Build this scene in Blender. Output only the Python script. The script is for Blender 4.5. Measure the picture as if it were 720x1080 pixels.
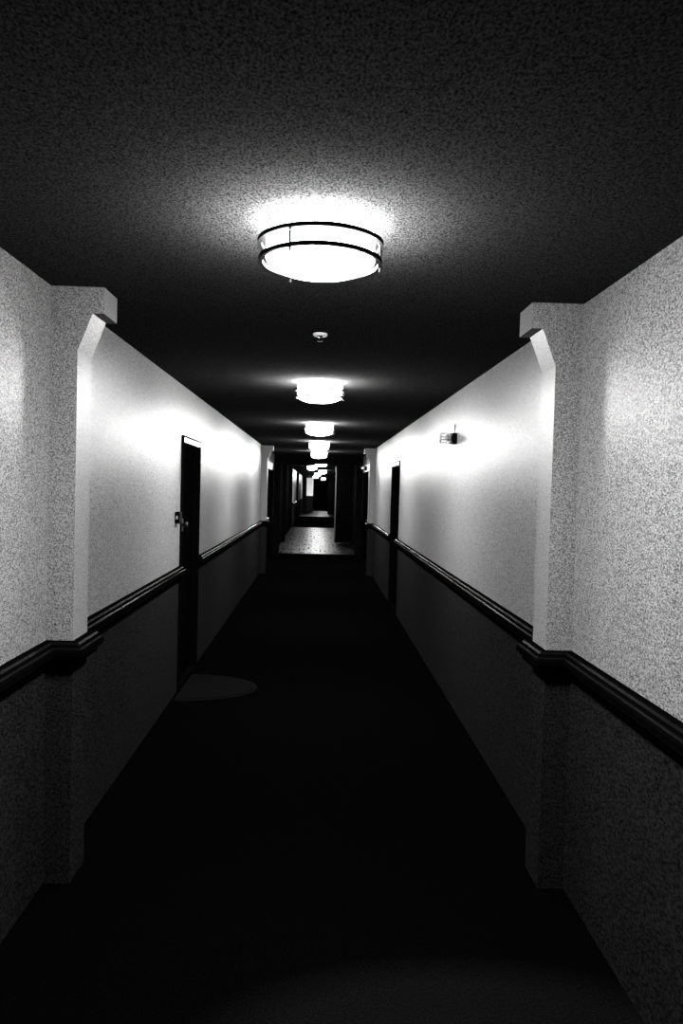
import bpy, bmesh, math
from mathutils import Vector, Matrix

for o in list(bpy.data.objects):
    bpy.data.objects.remove(o, do_unlink=True)
SC = bpy.context.scene
COL = SC.collection
PI = math.pi

# ------------------------------------------------------------------ camera
PITCH, YAW, ROLL, CX, CZ = -0.03145, 0.03160, 0.02678, 0.0123, 1.6563
FPX = 780.0
cam_d = bpy.data.cameras.new('camera')
cam_d.sensor_fit = 'VERTICAL'
cam_d.sensor_height = 36.0
cam_d.lens = 36.0 * FPX / 1080.0
cam_d.clip_start = 0.02
cam_d.clip_end = 300
cam = bpy.data.objects.new('camera', cam_d)
COL.objects.link(cam)
cp, sp, cy, sy = math.cos(PITCH), math.sin(PITCH), math.cos(YAW), math.sin(YAW)
fwd = Vector((sy * cp, cy * cp, sp))
right = Vector((cy, -sy, 0))
up = right.cross(fwd)
cr, sr = math.cos(ROLL), math.sin(ROLL)
r2 = cr * right + sr * up
u2 = -sr * right + cr * up
m = Matrix((r2, u2, -fwd)).transposed().to_4x4()
m.translation = Vector((CX, 0, CZ))
cam.matrix_world = m
SC.camera = cam

# ------------------------------------------------------------------ world and exposure
w = bpy.data.worlds.new('world')
SC.world = w
w.use_nodes = True
bg = w.node_tree.nodes['Background']
bg.inputs[0].default_value = (0, 0, 0, 1)
bg.inputs[1].default_value = 0.0
SC.view_settings.view_transform = 'Standard'
SC.view_settings.look = 'None'
SC.view_settings.gamma = 1.0
SC.view_settings.use_curve_mapping = False
SC.view_settings.exposure = 0.0
LAMP = 240.0          # radiance of the lamp diffusers

# ------------------------------------------------------------------ materials
def g(v):
    return (v, v, v, 1)

def mat(name, v, rough=0.5, metal=0.0, grain=0.0, gscale=150.0, bump=0.0, bscale=200.0, spec=0.5, emit=0.0, patch=0.0, mottle=False, stretch=1.0):
    mt = bpy.data.materials.new(name)
    mt.use_nodes = True
    nt = mt.node_tree
    b = nt.nodes['Principled BSDF']
    b.inputs['Base Color'].default_value = g(v)
    b.inputs['Roughness'].default_value = rough
    b.inputs['Metallic'].default_value = metal
    b.inputs['Specular IOR Level'].default_value = spec
    tc = nt.nodes.new('ShaderNodeTexCoord')
    if grain > 0:
        n = nt.nodes.new('ShaderNodeTexNoise')
        n.inputs['Scale'].default_value = gscale
        n.inputs['Detail'].default_value = 3.0
        n.inputs['Roughness'].default_value = 0.75
        gm = nt.nodes.new('ShaderNodeMapping')
        gm.inputs['Scale'].default_value = (1, stretch, 1)
        nt.links.new(tc.outputs['Object'], gm.inputs['Vector'])
        nt.links.new(gm.outputs['Vector'], n.inputs['Vector'])
        r = nt.nodes.new('ShaderNodeMapRange')
        r.inputs['From Min'].default_value = 0.37
        r.inputs['From Max'].default_value = 0.63
        r.inputs['To Min'].default_value = max(v * (1 - grain), 0)
        r.inputs['To Max'].default_value = min(v * (1 + grain), 0.95)
        nt.links.new(n.outputs['Fac'], r.inputs['Value'])
        nt.links.new(r.outputs['Result'], b.inputs['Base Color'])
    if mottle:
        # uneven polish: clouded and clear spots
        mp = nt.nodes.new('ShaderNodeMapping')
        mp.inputs['Scale'].default_value = (16, 2.2, 1)
        nt.links.new(tc.outputs['Object'], mp.inputs['Vector'])
        n3 = nt.nodes.new('ShaderNodeTexNoise')
        n3.inputs['Scale'].default_value = 1.0
        n3.inputs['Detail'].default_value = 2.0
        nt.links.new(mp.outputs['Vector'], n3.inputs['Vector'])
        for sock, lo, hi in (('Roughness', 0.28, 0.42), ('Specular IOR Level', 0.0, 0.026)):
            rr = nt.nodes.new('ShaderNodeMapRange')
            rr.inputs['From Min'].default_value = 0.38
            rr.inputs['From Max'].default_value = 0.62
            rr.inputs['To Min'].default_value = lo
            rr.inputs['To Max'].default_value = hi
            nt.links.new(n3.outputs['Fac'], rr.inputs['Value'])
            nt.links.new(rr.outputs['Result'], b.inputs[sock])
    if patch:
        # pool of light under the nearest lamp, painted into the colour as a paler oval
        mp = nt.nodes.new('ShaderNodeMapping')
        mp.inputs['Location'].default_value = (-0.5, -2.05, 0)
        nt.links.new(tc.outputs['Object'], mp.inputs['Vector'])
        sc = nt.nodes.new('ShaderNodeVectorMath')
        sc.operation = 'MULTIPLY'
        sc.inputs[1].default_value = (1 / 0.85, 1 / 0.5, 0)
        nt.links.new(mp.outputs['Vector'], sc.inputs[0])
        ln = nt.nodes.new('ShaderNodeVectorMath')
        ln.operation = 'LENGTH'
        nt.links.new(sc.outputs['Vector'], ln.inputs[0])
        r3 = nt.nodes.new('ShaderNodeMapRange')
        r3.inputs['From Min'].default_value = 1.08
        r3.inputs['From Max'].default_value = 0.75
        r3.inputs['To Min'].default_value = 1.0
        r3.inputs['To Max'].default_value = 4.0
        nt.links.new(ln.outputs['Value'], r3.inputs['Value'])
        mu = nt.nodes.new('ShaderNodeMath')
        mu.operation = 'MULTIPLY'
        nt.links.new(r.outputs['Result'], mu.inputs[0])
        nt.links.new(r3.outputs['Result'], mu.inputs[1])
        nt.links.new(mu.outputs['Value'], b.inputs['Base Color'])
    if bump > 0:
        n2 = nt.nodes.new('ShaderNodeTexNoise')
        n2.inputs['Scale'].default_value = bscale
        n2.inputs['Detail'].default_value = 2
        nt.links.new(tc.outputs['Object'], n2.inputs['Vector'])
        bp = nt.nodes.new('ShaderNodeBump')
        bp.inputs['Strength'].default_value = bump
        bp.inputs['Distance'].default_value = 0.004
        nt.links.new(n2.outputs['Fac'], bp.inputs['Height'])
        nt.links.new(bp.outputs['Normal'], b.inputs['Normal'])
    if emit > 0:
        b.inputs['Emission Color'].default_value = g(1)
        b.inputs['Emission Strength'].default_value = emit
    return mt

M_WALL = mat('speckled_wall_paint', 0.112, rough=0.40, grain=0.95, gscale=205, bump=0.2, bscale=130, spec=0.07, stretch=0.5)
M_PIL = mat('speckled_pilaster_paint', 0.125, rough=0.42, grain=0.75, gscale=190, bump=0.2, bscale=130, spec=0.07)
M_WAIN = mat('charcoal_wainscot_paint', 0.0068, rough=0.9, grain=0.8, gscale=120, stretch=0.5, bump=0.2, bscale=120, spec=0.0)
M_CEIL = mat('stippled_charcoal_ceiling', 0.027, rough=0.9, grain=0.8, gscale=170, stretch=0.6, bump=0.1, bscale=120, spec=0.0)
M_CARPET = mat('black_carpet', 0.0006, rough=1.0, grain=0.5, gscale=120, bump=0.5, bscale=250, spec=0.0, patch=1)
M_TILE = mat('polished_stone_tile', 0.0007, rough=0.33, grain=0.9, gscale=14, bump=0.5, bscale=14, spec=0.10, mottle=True)
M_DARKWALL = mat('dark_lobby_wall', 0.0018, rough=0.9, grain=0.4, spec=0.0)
M_PIER = mat('white_pier_paint', 0.9, rough=0.5)
M_DOOR = mat('black_door_paint', 0.0006, rough=0.9, spec=0.0)
M_CASING = mat('black_casing_paint', 0.001, rough=0.8, spec=0.0)
M_HEADER = mat('header_lamp_sheen', 0.30, rough=0.4)  # lamp reflection on the dark door header, painted in as a pale colour
M_RAIL = mat('black_stained_wood', 0.0008, rough=0.6, spec=0.0)
M_BEAD = mat('polished_bead', 0.002, rough=0.16, spec=0.02)
M_RING = mat('dark_bronze', 0.001, rough=0.6, spec=0.02)
M_PAN = mat('white_lamp_pan', 0.5, rough=0.6)
M_EDGE = mat('worn_metal_edge', 0.03, rough=0.5)
M_CHROME = mat('chrome', 0.6, rough=0.25, metal=1.0)
M_LOCK = mat('tarnished_metal', 0.03, rough=0.4, metal=1.0)
M_BLACK = mat('black_plastic', 0.001, rough=0.6, spec=0.02)
M_WIRE = mat('grey_wire', 0.02, rough=0.5, spec=0.2)
M_LENS = mat('clear_lens', 0.35, rough=0.2)
M_CONDUIT = mat('pale_conduit_paint', 0.08, rough=0.5)
M_MAT = mat('grey_ribbed_doormat', 0.0024, rough=1.0, grain=0.6, gscale=60, spec=0.0)
M_MATEDGE = mat('doormat_border', 0.0028, rough=0.9, spec=0.0)
M_GLOW = mat('glowing_glass_side', 0.8, rough=0.5, emit=LAMP * 0.85)
M_GLOWB = mat('glowing_glass_bowl', 0.8, rough=0.5, emit=LAMP * 2.0)

# ------------------------------------------------------------------ helpers
def link(name, bm, mats, parent=None, smooth=False, loc=None):
    bmesh.ops.recalc_face_normals(bm, faces=bm.faces)
    me = bpy.data.meshes.new(name)
    bm.to_mesh(me)
    bm.free()
    for mm in (mats if isinstance(mats, (list, tuple)) else [mats]):
        me.materials.append(mm)
    if smooth:
        for f in me.polygons:
            f.use_smooth = True
    o = bpy.data.objects.new(name, me)
    COL.objects.link(o)
    if parent:
        o.parent = parent
    if loc:
        o.location = loc
    return o

def box(bm, x0, x1, y0, y1, z0, z1, mi=0):
    vs = [bm.verts.new((x, y, z)) for x in (x0, x1) for y in (y0, y1) for z in (z0, z1)]
    for q in ((0, 1, 3, 2), (4, 6, 7, 5), (0, 4, 5, 1), (2, 3, 7, 6), (0, 2, 6, 4), (1, 5, 7, 3)):
        f = bm.faces.new([vs[i] for i in q])
        f.material_index = mi
    return bm

def boxes(name, bl, mats, parent=None, bevel=0.0, **k):
    bm = bmesh.new()
    for b in bl:
        box(bm, *b)
    if bevel:
        bmesh.ops.bevel(bm, geom=list(bm.edges), offset=bevel, segments=2, affect='EDGES')
    return link(name, bm, mats, parent, **k)

def lathe(bm, prof, n=64, axis='Z', c=(0, 0, 0)):
    rings = []
    for r, h in prof:
        ring = []
        if r < 1e-6:
            p = {'Z': (0, 0, h), 'X': (h, 0, 0), 'Y': (0, h, 0)}[axis]
            ring = [bm.verts.new((c[0] + p[0], c[1] + p[1], c[2] + p[2]))]
        else:
            for i in range(n):
                a = 2 * PI * i / n
                u, v = r * math.cos(a), r * math.sin(a)
                p = {'Z': (u, v, h), 'X': (h, u, v), 'Y': (u, h, v)}[axis]
                ring.append(bm.verts.new((c[0] + p[0], c[1] + p[1], c[2] + p[2])))
        rings.append(ring)
    for a, b in zip(rings, rings[1:]):
        for i in range(n):
            j = (i + 1) % n
            if len(a) == 1 and len(b) == 1:
                continue
            if len(a) == 1:
                bm.faces.new((a[0], b[i], b[j]))
            elif len(b) == 1:
                bm.faces.new((a[i], a[j], b[0]))
            else:
                bm.faces.new((a[i], a[j], b[j], b[i]))
    return bm

def tube(bm, pts, r, n=8, closed=False):
    pts = [Vector(p) for p in pts]
    rings = []
    N = len(pts)
    for i, p in enumerate(pts):
        a = pts[(i - 1) % N] if (closed or i > 0) else p
        b = pts[(i + 1) % N] if (closed or i < N - 1) else p
        t = (b - a).normalized()
        s = t.cross(Vector((0, 0, 1)))
        if s.length < 0.1:
            s = t.cross(Vector((1, 0, 0)))
        s.normalize()
        q = t.cross(s)
        rings.append([bm.verts.new(p + r * (math.cos(2 * PI * k / n) * s + math.sin(2 * PI * k / n) * q)) for k in range(n)])
    for i in range(N if closed else N - 1):
        A, B = rings[i], rings[(i + 1) % N]
        for k in range(n):
            bm.faces.new((A[k], A[(k + 1) % n], B[(k + 1) % n], B[k]))
    if not closed:
        bm.faces.new(rings[0])
        bm.faces.new(rings[-1])
    return bm

def prism(bm, prof, y0, y1, mi=0):
    a = [bm.verts.new((x, y0, z)) for x, z in prof]
    b = [bm.verts.new((x, y1, z)) for x, z in prof]
    n = len(prof)
    fs = [bm.faces.new(a), bm.faces.new(b[::-1])]
    for i in range(n):
        fs.append(bm.faces.new((a[i], b[i], b[(i + 1) % n], a[(i + 1) % n])))
    for f in fs:
        f.material_index = mi

def tag(o, label, cat, group=None, kind=None):
    o['label'] = label
    o['category'] = cat
    if group:
        o['group'] = group
    if kind:
        o['kind'] = kind
    return o

def empty(name, loc, rz=0.0):
    e = bpy.data.objects.new(name, None)
    e.empty_display_size = 0.1
    COL.objects.link(e)
    e.location = loc
    e.rotation_euler = (0, 0, rz)
    return e

def copy_tree(o, parent=None):
    c = o.copy()
    COL.objects.link(c)
    c.parent = parent
    for ch in [k for k in bpy.data.objects if k.parent == o]:
        copy_tree(ch, c)
    return c

# ------------------------------------------------------------------ the setting
W, H, T = 1.081, 2.44, 0.16
SPLIT = 0.96
YB = -2.2            # end of the corridor behind the camera
YL0, YL1 = 18.6, 30.9    # dark tiled lobby
YEND = 66.0

S = lambda o, label, cat: tag(o, label, cat, kind='structure')

def wall(side, y0, y1, doors, up_m, lo_m):
    s = -1 if side == 'left' else 1
    bm = bmesh.new()
    xa, xb = sorted((s * W, s * (W + T)))
    cuts = [y0]
    for a, b, top in doors:
        cuts += [a, b]
        box(bm, xa, xb, a, b, top, H, 0)
    cuts.append(y1)
    for a, b in zip(cuts[::2], cuts[1::2]):
        if b - a > 1e-4:
            box(bm, xa, xb, a, b, SPLIT, H, 0)
            box(bm, xa, xb, a, b, 0, SPLIT, 1)
    return link('wall_' + side, bm, [up_m, lo_m])

DH = 2.035           # height of the openings
DL = (5.93, 6.80, DH)
DR = (9.79, 10.78, DH)
DL2 = (15.9, 17.75, DH)
DR2 = (15.9, 17.75, DH)

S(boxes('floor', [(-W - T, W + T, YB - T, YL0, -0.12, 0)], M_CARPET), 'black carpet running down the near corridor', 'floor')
S(boxes('floor', [(-W - T, W + T, YL0, YL1, -0.12, 0)], M_TILE), 'glossy tiled floor just beyond the far doorway', 'floor')
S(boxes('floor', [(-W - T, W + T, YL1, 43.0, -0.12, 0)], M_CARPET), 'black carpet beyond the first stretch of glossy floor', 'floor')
S(boxes('floor', [(-W - T, W + T, 43.0, 53.5, -0.12, 0)], M_TILE), 'second bright stretch of glossy floor deep in the corridor', 'floor')
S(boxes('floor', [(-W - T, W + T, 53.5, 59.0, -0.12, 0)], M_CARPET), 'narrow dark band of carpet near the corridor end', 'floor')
S(boxes('floor', [(-W - T, W + T, 59.0, YEND, -0.12, 0)], M_TILE), 'farthest small bright patch of glossy floor', 'floor')
S(boxes('ceiling', [(-W - T, W + T, YB - T, YEND, H, H + 0.12)], M_CEIL), 'dark stippled ceiling over the corridor', 'ceiling')

S(wall('left', YB, YL0, [DL, DL2], M_WALL, M_WAIN), 'left wall, white above and charcoal below the rail', 'wall')
S(wall('right', YB, YL0, [DR, DR2], M_WALL, M_WAIN), 'right wall, white above and charcoal below the rail', 'wall')
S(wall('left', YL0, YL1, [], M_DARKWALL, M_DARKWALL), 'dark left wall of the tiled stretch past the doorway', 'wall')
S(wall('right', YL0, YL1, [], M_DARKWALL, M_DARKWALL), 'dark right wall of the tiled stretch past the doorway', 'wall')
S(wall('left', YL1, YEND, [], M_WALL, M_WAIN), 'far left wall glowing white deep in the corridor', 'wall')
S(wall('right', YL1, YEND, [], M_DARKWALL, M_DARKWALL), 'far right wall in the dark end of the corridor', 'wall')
S(boxes('wall_back', [(-W - T, W + T, YB - T, YB, 0, H)], M_WALL), 'wall closing the corridor behind the viewer', 'wall')
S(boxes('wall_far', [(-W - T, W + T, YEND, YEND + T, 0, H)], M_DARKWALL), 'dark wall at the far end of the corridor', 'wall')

# pilasters with stepped heads
XC = 0.9725
def pilaster(s, y0, y1):
    bm = bmesh.new()
    prism(bm, [(s * W, 0), (s * XC, 0), (s * XC, SPLIT), (s * W, SPLIT)], y0, y1, 1)
    prism(bm, [(s * W, SPLIT), (s * XC, SPLIT), (s * XC, 2.185), (s * 0.914, 2.335), (s * 0.868, 2.335), (s * 0.868, H), (s * W, H)], y0, y1, 0)
    return link('trim_1', bm, [M_PIL, M_WAIN])
P1, P1b, P2, P2b = 3.03, 3.215, 14.1, 14.3
for s, y0, y1, nm, lb in ((-1, P1, P1b, 'trim_1', 'near left pilaster with a stepped bracket head at the ceiling'),
                          (1, P1, P1b, 'trim_2', 'near right pilaster with a stepped bracket head at the ceiling'),
                          (-1, P2, P2b, 'trim_3', 'distant left pilaster just before the far doorway'),
                          (1, P2, P2b, 'trim_4', 'distant right pilaster just before the far doorway')):
    o = pilaster(s, y0, y1)
    o.name = nm
    S(o, lb, 'pilaster')

# header closing the top of the far doorway, and its jamb piers
FD = 18.0
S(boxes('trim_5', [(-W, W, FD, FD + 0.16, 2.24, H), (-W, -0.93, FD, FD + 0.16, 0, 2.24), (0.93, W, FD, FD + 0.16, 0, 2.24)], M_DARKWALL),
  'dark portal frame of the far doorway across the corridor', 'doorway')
# jog in the far left wall
bm = bmesh.new()
box(bm, -0.80, -0.36, 50.0, 50.6, SPLIT + 0.16, 2.33, 0)
box(bm, -0.80, -0.36, 50.0, 50.6, 2.33, H, 1)
box(bm, -0.80, -0.36, 50.0, 50.6, 0, SPLIT + 0.16, 1)
S(link('trim_6', bm, [M_PIER, M_WAIN]), 'bright white pier deep in the corridor, left of centre', 'pier')
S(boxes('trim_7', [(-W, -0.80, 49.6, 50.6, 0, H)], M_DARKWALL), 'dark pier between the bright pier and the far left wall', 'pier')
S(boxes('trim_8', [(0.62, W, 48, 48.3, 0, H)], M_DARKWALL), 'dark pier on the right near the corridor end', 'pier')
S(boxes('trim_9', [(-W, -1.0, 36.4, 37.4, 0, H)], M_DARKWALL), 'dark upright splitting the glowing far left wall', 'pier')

# ------------------------------------------------------------------ doors
def door(s, y0, y1, top, name, label, header=True, fittings=True):
    root = empty(name, (s * W, (y0 + y1) / 2, 0))
    hw = (y1 - y0) / 2
    d = lambda a, b: tuple(sorted((s * a, s * b)))      # a,b measured outwards from the wall face
    c0, c1 = d(-0.012, 0.13)
    fr = [(c0, c1)]
    boxes('door_frame', [(c0, c1, -hw - 0.03, -hw + 0.035, 0, top + 0.0),
                         (c0, c1, hw - 0.035, hw + 0.01, 0, top)], M_CASING, root)
    boxes('door_header', [(c0, c1, -hw + 0.035, hw - 0.035, top - 0.04, top)], M_HEADER if header else M_CASING, root)
    boxes('header_cap', [(*d(-0.016, 0.0), -hw - 0.03, hw + 0.01, top, top + 0.012)], M_CASING, root)
    l0, l1 = d(0.05, 0.092)
    leaf = boxes('door_leaf', [(l0, l1, -hw + 0.037, hw - 0.037, 0.012, top - 0.042)], M_DOOR, root)
    # raised mouldings on the leaf
    mb = []
    for z0, z1 in ((0.22, 0.92), (1.06, 1.88)):
        a, b = -hw + 0.16, hw - 0.16
        p0, p1 = d(0.038, 0.05)
        mb += [(p0, p1, a, b, z0, z0 + 0.03), (p0, p1, a, b, z1 - 0.03, z1), (p0, p1, a, a + 0.03, z0 + 0.03, z1 - 0.03), (p0, p1, b - 0.03, b, z0 + 0.03, z1 - 0.03)]
    boxes('panel_moulding', mb, M_DOOR, leaf)
    boxes('threshold', [(*d(0.0, 0.13), -hw + 0.035, hw - 0.035, 0, 0.012)], M_CASING, root)
    if fittings:
        bm = bmesh.new()
        e = -s          # towards the corridor
        lathe(bm, [(0, 0.0), (0.012, 0.0), (0.012, 0.012), (0.022, 0.018), (0.026, 0.028), (0.022, 0.036), (0, 0.038)], 24, 'X')
        pl = boxes('lock_plate', [(*d(-0.017, -0.012), -hw - 0.026, -hw + 0.028, 1.285, 1.385)], M_LOCK, root, bevel=0.002)
        pl['label'] = 'grey metal lock plate'
        kb = link('door_knob', bm, M_LOCK, pl, smooth=True, loc=(e * 0.017, -hw + 0.004, 1.335))
        kb.rotation_euler = (0, 0, 0 if e > 0 else PI)
    S(root, label, 'door')
    return root

door(-1, DL[0], DL[1], DH, 'door_1', 'near left door, black and recessed, beside the half-round mat')
door(1, DR[0], DR[1], DH, 'door_2', 'black recessed door in the right wall beyond the alarm', header=True, fittings=False)
door(-1, DL2[0], DL2[1], DH, 'door_3', 'far left black door just before the dark doorway', header=False, fittings=False)
door(1, DR2[0], DR2[1], DH, 'door_6', 'far right black door under the tiny alarm', header=False, fittings=False)

# distant double fire door, right leaf shut
root = empty('door_4', (0, 22.5, 0))
boxes('door_frame', [(-W, W, 0, 0.12, 2.33, H), (-W, -0.98, 0, 0.12, 0, 2.33), (1.02, W, 0, 0.12, 0, 2.33)], M_CASING, root)
boxes('door_leaf', [(0.545, 1.02, 0.03, 0.075, 0.01, 2.33)], M_DOOR, root)
boxes('leaf_edge', [(0.515, 0.545, 0.02, 0.085, 0.01, 2.33)], M_EDGE, root)['label'] = 'bright metal edge strip'
boxes('push_plate', [(0.56, 0.62, 0.022, 0.03, 1.0, 1.3)], M_RING, root)
S(root, 'dark fire door leaf with bright edge past the doorway', 'door')
root = empty('door_5', (0, YEND, 0))
boxes('door_frame', [(-0.62, -0.54, -0.05, 0, 0, 2.1), (0.34, 0.42, -0.05, 0, 0, 2.1), (-0.62, 0.42, -0.05, 0, 2.1, 2.18)], M_CASING, root)
boxes('door_leaf', [(-0.54, 0.34, -0.04, 0, 0.0, 2.1)], M_DOOR, root)
boxes('push_bar', [(-0.45, 0.25, -0.09, -0.04, 1.0, 1.05)], M_RING, root)
S(root, 'tiny black door closing the far end of the corridor', 'door')

# ------------------------------------------------------------------ handrails
PROF = [(0, 0.915), (0.022, 0.915), (0.034, 0.922), (0.036, 0.932), (0.030, 0.937), (0.048, 0.944), (0.056, 0.955), (0.057, 0.972),
        (0.052, 0.982), (0.043, 0.986), (0.040, 0.990), (0.038, 0.999), (0.030, 1.006), (0.014, 1.008), (0, 1.008)]
def rail(s, path, label):
    # path: (x,y) on the wall face, sweeping away from the viewer; profile leans into the corridor
    bm = bmesh.new()
    P = [Vector((s * x, y)) for x, y in path]
    rings = []
    for i, p in enumerate(P):
        ns = []
        for a, b in ((i - 1, i), (i, i + 1)):
            if 0 <= a and b < len(P):
                t = (P[b] - P[a]).normalized()
                n = Vector((-t.y, t.x)) * (1 if s > 0 else -1)
                ns.append(n)
        n = sum(ns, Vector((0, 0)))
        n.normalize()
        k = 1 / max(n.dot(ns[0]), 0.3)
        rings.append([bm.verts.new((p.x + n.x * o * k, p.y + n.y * o * k, z)) for o, z in PROF])
    m_ = len(PROF)
    for A, B in zip(rings, rings[1:]):
        for k in range(m_):
            f = bm.faces.new((A[k], A[(k + 1) % m_], B[(k + 1) % m_], B[k]))
            f.material_index = 1 if k in (5, 8, 11) else 0
    bm.faces.new(rings[0])
    bm.faces.new(rings[-1])
    return tag(link('handrail', bm, [M_RAIL, M_BEAD]), label, 'handrail')

e = 0.0005
rail(-1, [(W, YB + .02), (W, P1), (XC, P1), (XC, P1b), (W, P1b), (W, DL[0] - 0.035)], 'near left black handrail bending around the pilaster')
rail(-1, [(W, DL[1] + 0.015), (W, P2), (XC, P2), (XC, P2b), (W, P2b), (W, DL2[0] - 0.035)], 'black handrail on the left wall beyond the door')
rail(1, [(W, YB + .02), (W, P1), (XC, P1), (XC, P1b), (W, P1b), (W, DR[0] - 0.035)], 'near right black handrail bending around the pilaster')
rail(1, [(W, DR[1] + 0.015), (W, P2), (XC, P2), (XC, P2b), (W, P2b), (W, DR2[0] - 0.035)], 'short black handrail beyond the right wall door')
rail(-1, [(W, YL1), (W, 36.38)], 'tiny black handrail under the glowing far left wall')

# ------------------------------------------------------------------ ceiling lamps
def lamp():
    root = empty('ceiling_lamp', (0, 0, H))
    bm = bmesh.new()
    lathe(bm, [(0, 0), (0.150, 0), (0.150, -0.016), (0, -0.016)])
    link('mounting_pan', bm, M_PAN, root)
    bm = bmesh.new()
    prof = [(0, -0.018), (0.148, -0.018), (0.158, -0.026), (0.161, -0.045), (0.161, -0.106)]
    for i in range(1, 9):
        a = i / 8 * PI / 2
        prof.append((0.161 * math.cos(a) if i < 8 else 0, -0.106 - 0.047 * math.sin(a)))
    lathe(bm, prof)
    for f in bm.faces:
        if f.calc_center_median().z < -0.107:
            f.material_index = 1
    link('glass_diffuser', bm, [M_GLOW, M_GLOWB], root, smooth=True)['label'] = 'glowing white glass bowl'
    for z, r in ((-0.064, 0.181), (-0.115, 0.177)):
        bm = bmesh.new()
        hw, hh = 0.006, 0.0065
        lathe(bm, [(r - hw, z - hh), (r + hw, z - hh), (r + hw, z + hh), (r - hw, z + hh), (r - hw, z - hh)], 96)
        bmesh.ops.remove_doubles(bm, verts=bm.verts, dist=1e-5)
        link('ring', bm, M_RING, root)
    for a in (242, 2, 122):
        a = math.radians(a)
        x, y = 0.179 * math.cos(a), 0.179 * math.sin(a)
        bm = bmesh.new()
        tube(bm, [(x, y, -0.056), (x, y, -0.134)], 0.004)
        pst = link('post', bm, M_RING, root)
        bm = bmesh.new()
        tube(bm, [(x, y, -0.064), (x * 0.94, y * 0.94, -0.040), (x * 0.92, y * 0.92, -0.002)], 0.0028)
        link('bracket', bm, M_PAN, pst)
    return root

LG = 'lamps along the corridor ceiling'
spots = [(0.0, 2.22, H, 'large nearest ceiling lamp with two dark rings around glowing glass'),
         (0.0, 5.50, H, 'second nearest glowing ceiling lamp, just beyond the sprinkler'),
         (0.0, 8.95, H, 'third ceiling lamp, first of the small row beyond the second'),
         (0.0, 12.4, H, 'fourth ceiling lamp from the viewer, before the distant pilasters'),
         (0.0, 15.7, H, 'fifth ceiling lamp, last one before the dark doorway'),
         (0.07, 22.0 - 0.35, H, 'first lamp past the doorway header, half hidden by it'),
         (-0.24, 26.2, H, 'lamp left of centre beyond the doorway, larger than those behind'),
         (0.16, 32.0, H, 'faint small lamp right of centre over the far carpet'),
         (-0.05, 38.5, H, 'very small lamp between the faint one and the bright distant pier'),
         (-0.2, 47.6, H, 'tiny lamp directly in front of the bright distant pier'),
         (0.33, 57.0, H, 'farthest tiny lamp near the end of the corridor')]
L0 = lamp()
for i, (x, y, z, lb) in enumerate(spots):
    o = L0 if i == 0 else copy_tree(L0)
    o.location = (x, y, z)
    tag(o, lb, 'ceiling lamp', LG)

# ------------------------------------------------------------------ sprinkler
root = empty('fire_sprinkler', (0, 3.78, H))
bm = bmesh.new()
lathe(bm, [(0.022, -0.001), (0.036, -0.001), (0.037, -0.006), (0.033, -0.014), (0.022, -0.015), (0.022, -0.001)], 40)
link('escutcheon', bm, M_PIER, root)['label'] = 'bright ceiling ring'
bm = bmesh.new()
lathe(bm, [(0, 0.0), (0.011, 0.0), (0.011, -0.016), (0.006, -0.018), (0, -0.018)], 16)
tube(bm, [(-0.008, 0, -0.014), (-0.011, 0, -0.026), (-0.003, 0, -0.038)], 0.0018, 6)
tube(bm, [(0.008, 0, -0.014), (0.011, 0, -0.026), (0.003, 0, -0.038)], 0.0018, 6)
tube(bm, [(0, 0, -0.018), (0, 0, -0.038)], 0.002, 6)
link('nozzle', bm, M_RING, root)
bm = bmesh.new()
lathe(bm, [(0, -0.038), (0.013, -0.038), (0.013, -0.040), (0, -0.040)], 20)
link('deflector', bm, M_RING, root)
tag(root, 'small bright-ringed sprinkler on the ceiling between the first two lamps', 'sprinkler')

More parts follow.
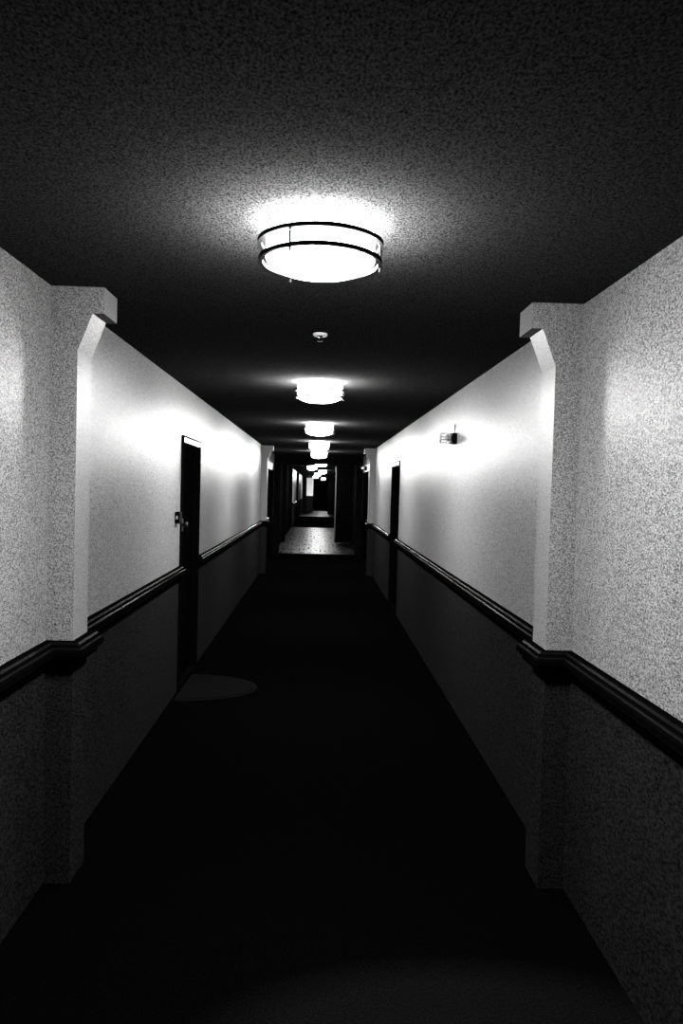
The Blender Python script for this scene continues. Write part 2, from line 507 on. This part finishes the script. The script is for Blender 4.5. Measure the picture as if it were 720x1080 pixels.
# ------------------------------------------------------------------ wall alarms in wire cages (right wall)
def alarm():
    root = empty('alarm_strobe', (W, 0, 0))
    boxes('back_box', [(-0.042, 0.0, -0.055, 0.055, -0.045, 0.04)], M_BLACK, root, bevel=0.004)
    bm = bmesh.new()
    box(bm, -0.098, -0.043, -0.034, 0.034, -0.024, 0.024)
    bmesh.ops.bevel(bm, geom=list(bm.edges), offset=0.008, segments=2, affect='EDGES')
    link('lens', bm, M_LENS, root)['label'] = 'clear strobe lens'
    bm = bmesh.new()
    for z in (-0.036, -0.012, 0.012, 0.036):
        tube(bm, [(-0.040, -0.052, z), (-0.105, -0.048, z), (-0.125, -0.030, z), (-0.125, 0.030, z), (-0.105, 0.048, z), (-0.040, 0.052, z)], 0.0022, 6)
    for y, x in ((-0.048, -0.105), (-0.03, -0.125), (0.0, -0.125), (0.03, -0.125), (0.048, -0.105), (-0.05, -0.07), (0.05, -0.07)):
        tube(bm, [(x, y, -0.036), (x, y, 0.036)], 0.002, 6)
    link('wire_guard', bm, M_WIRE, root)
    bm = bmesh.new()
    tube(bm, [(-0.012, 0, 0.038), (-0.012, 0, 0.11)], 0.006, 10)
    link('conduit', bm, M_CONDUIT, root)
    return root
A0 = alarm()
A0.location = (W, 5.80, 2.075)
tag(A0, 'black wall alarm in a wire guard on the bright right wall', 'alarm', 'caged alarms high on the right wall')
A1 = copy_tree(A0)
A1.location = (W, 16.7, 2.13)
tag(A1, 'tiny dark wall alarm at the right of the far doorway', 'alarm', 'caged alarms high on the right wall')

# ------------------------------------------------------------------ small black box beside the near left door
root = empty('key_box', (-W, 5.73, 1.40))
boxes('casing', [(0, 0.038, -0.05, 0.05, -0.045, 0.045)], M_BLACK, root, bevel=0.003)
boxes('button', [(0.010, 0.026, -0.053, -0.0495, -0.010, 0.016)], M_CHROME, root)['label'] = 'small shiny button'
tag(root, 'small black box on the left wall beside the near door', 'box')

# ------------------------------------------------------------------ half-round doormat
root = empty('doormat', (-W + 0.03, 6.03, 0.0))
def half(r0x, r0y, z0, z1, n=40):
    bm = bmesh.new()
    pts = [(r0x * math.sin(PI * i / n), -r0y * math.cos(PI * i / n)) for i in range(n + 1)]
    lo = [bm.verts.new((x, y, z0)) for x, y in pts]
    hi = [bm.verts.new((x, y, z1)) for x, y in pts]
    bm.faces.new(lo[::-1])
    bm.faces.new(hi)
    for i in range(n + 1):
        j = (i + 1) % (n + 1)
        bm.faces.new((lo[i], lo[j], hi[j], hi[i]))
    return bm
link('border', half(0.60, 0.40, 0.001, 0.008), M_MATEDGE, root)
o = link('pile', half(0.565, 0.365, 0.008, 0.013), M_MAT, root)
o.location = (0.01, 0, 0)
tag(root, 'grey half-round doormat on the carpet at the near left door', 'doormat')
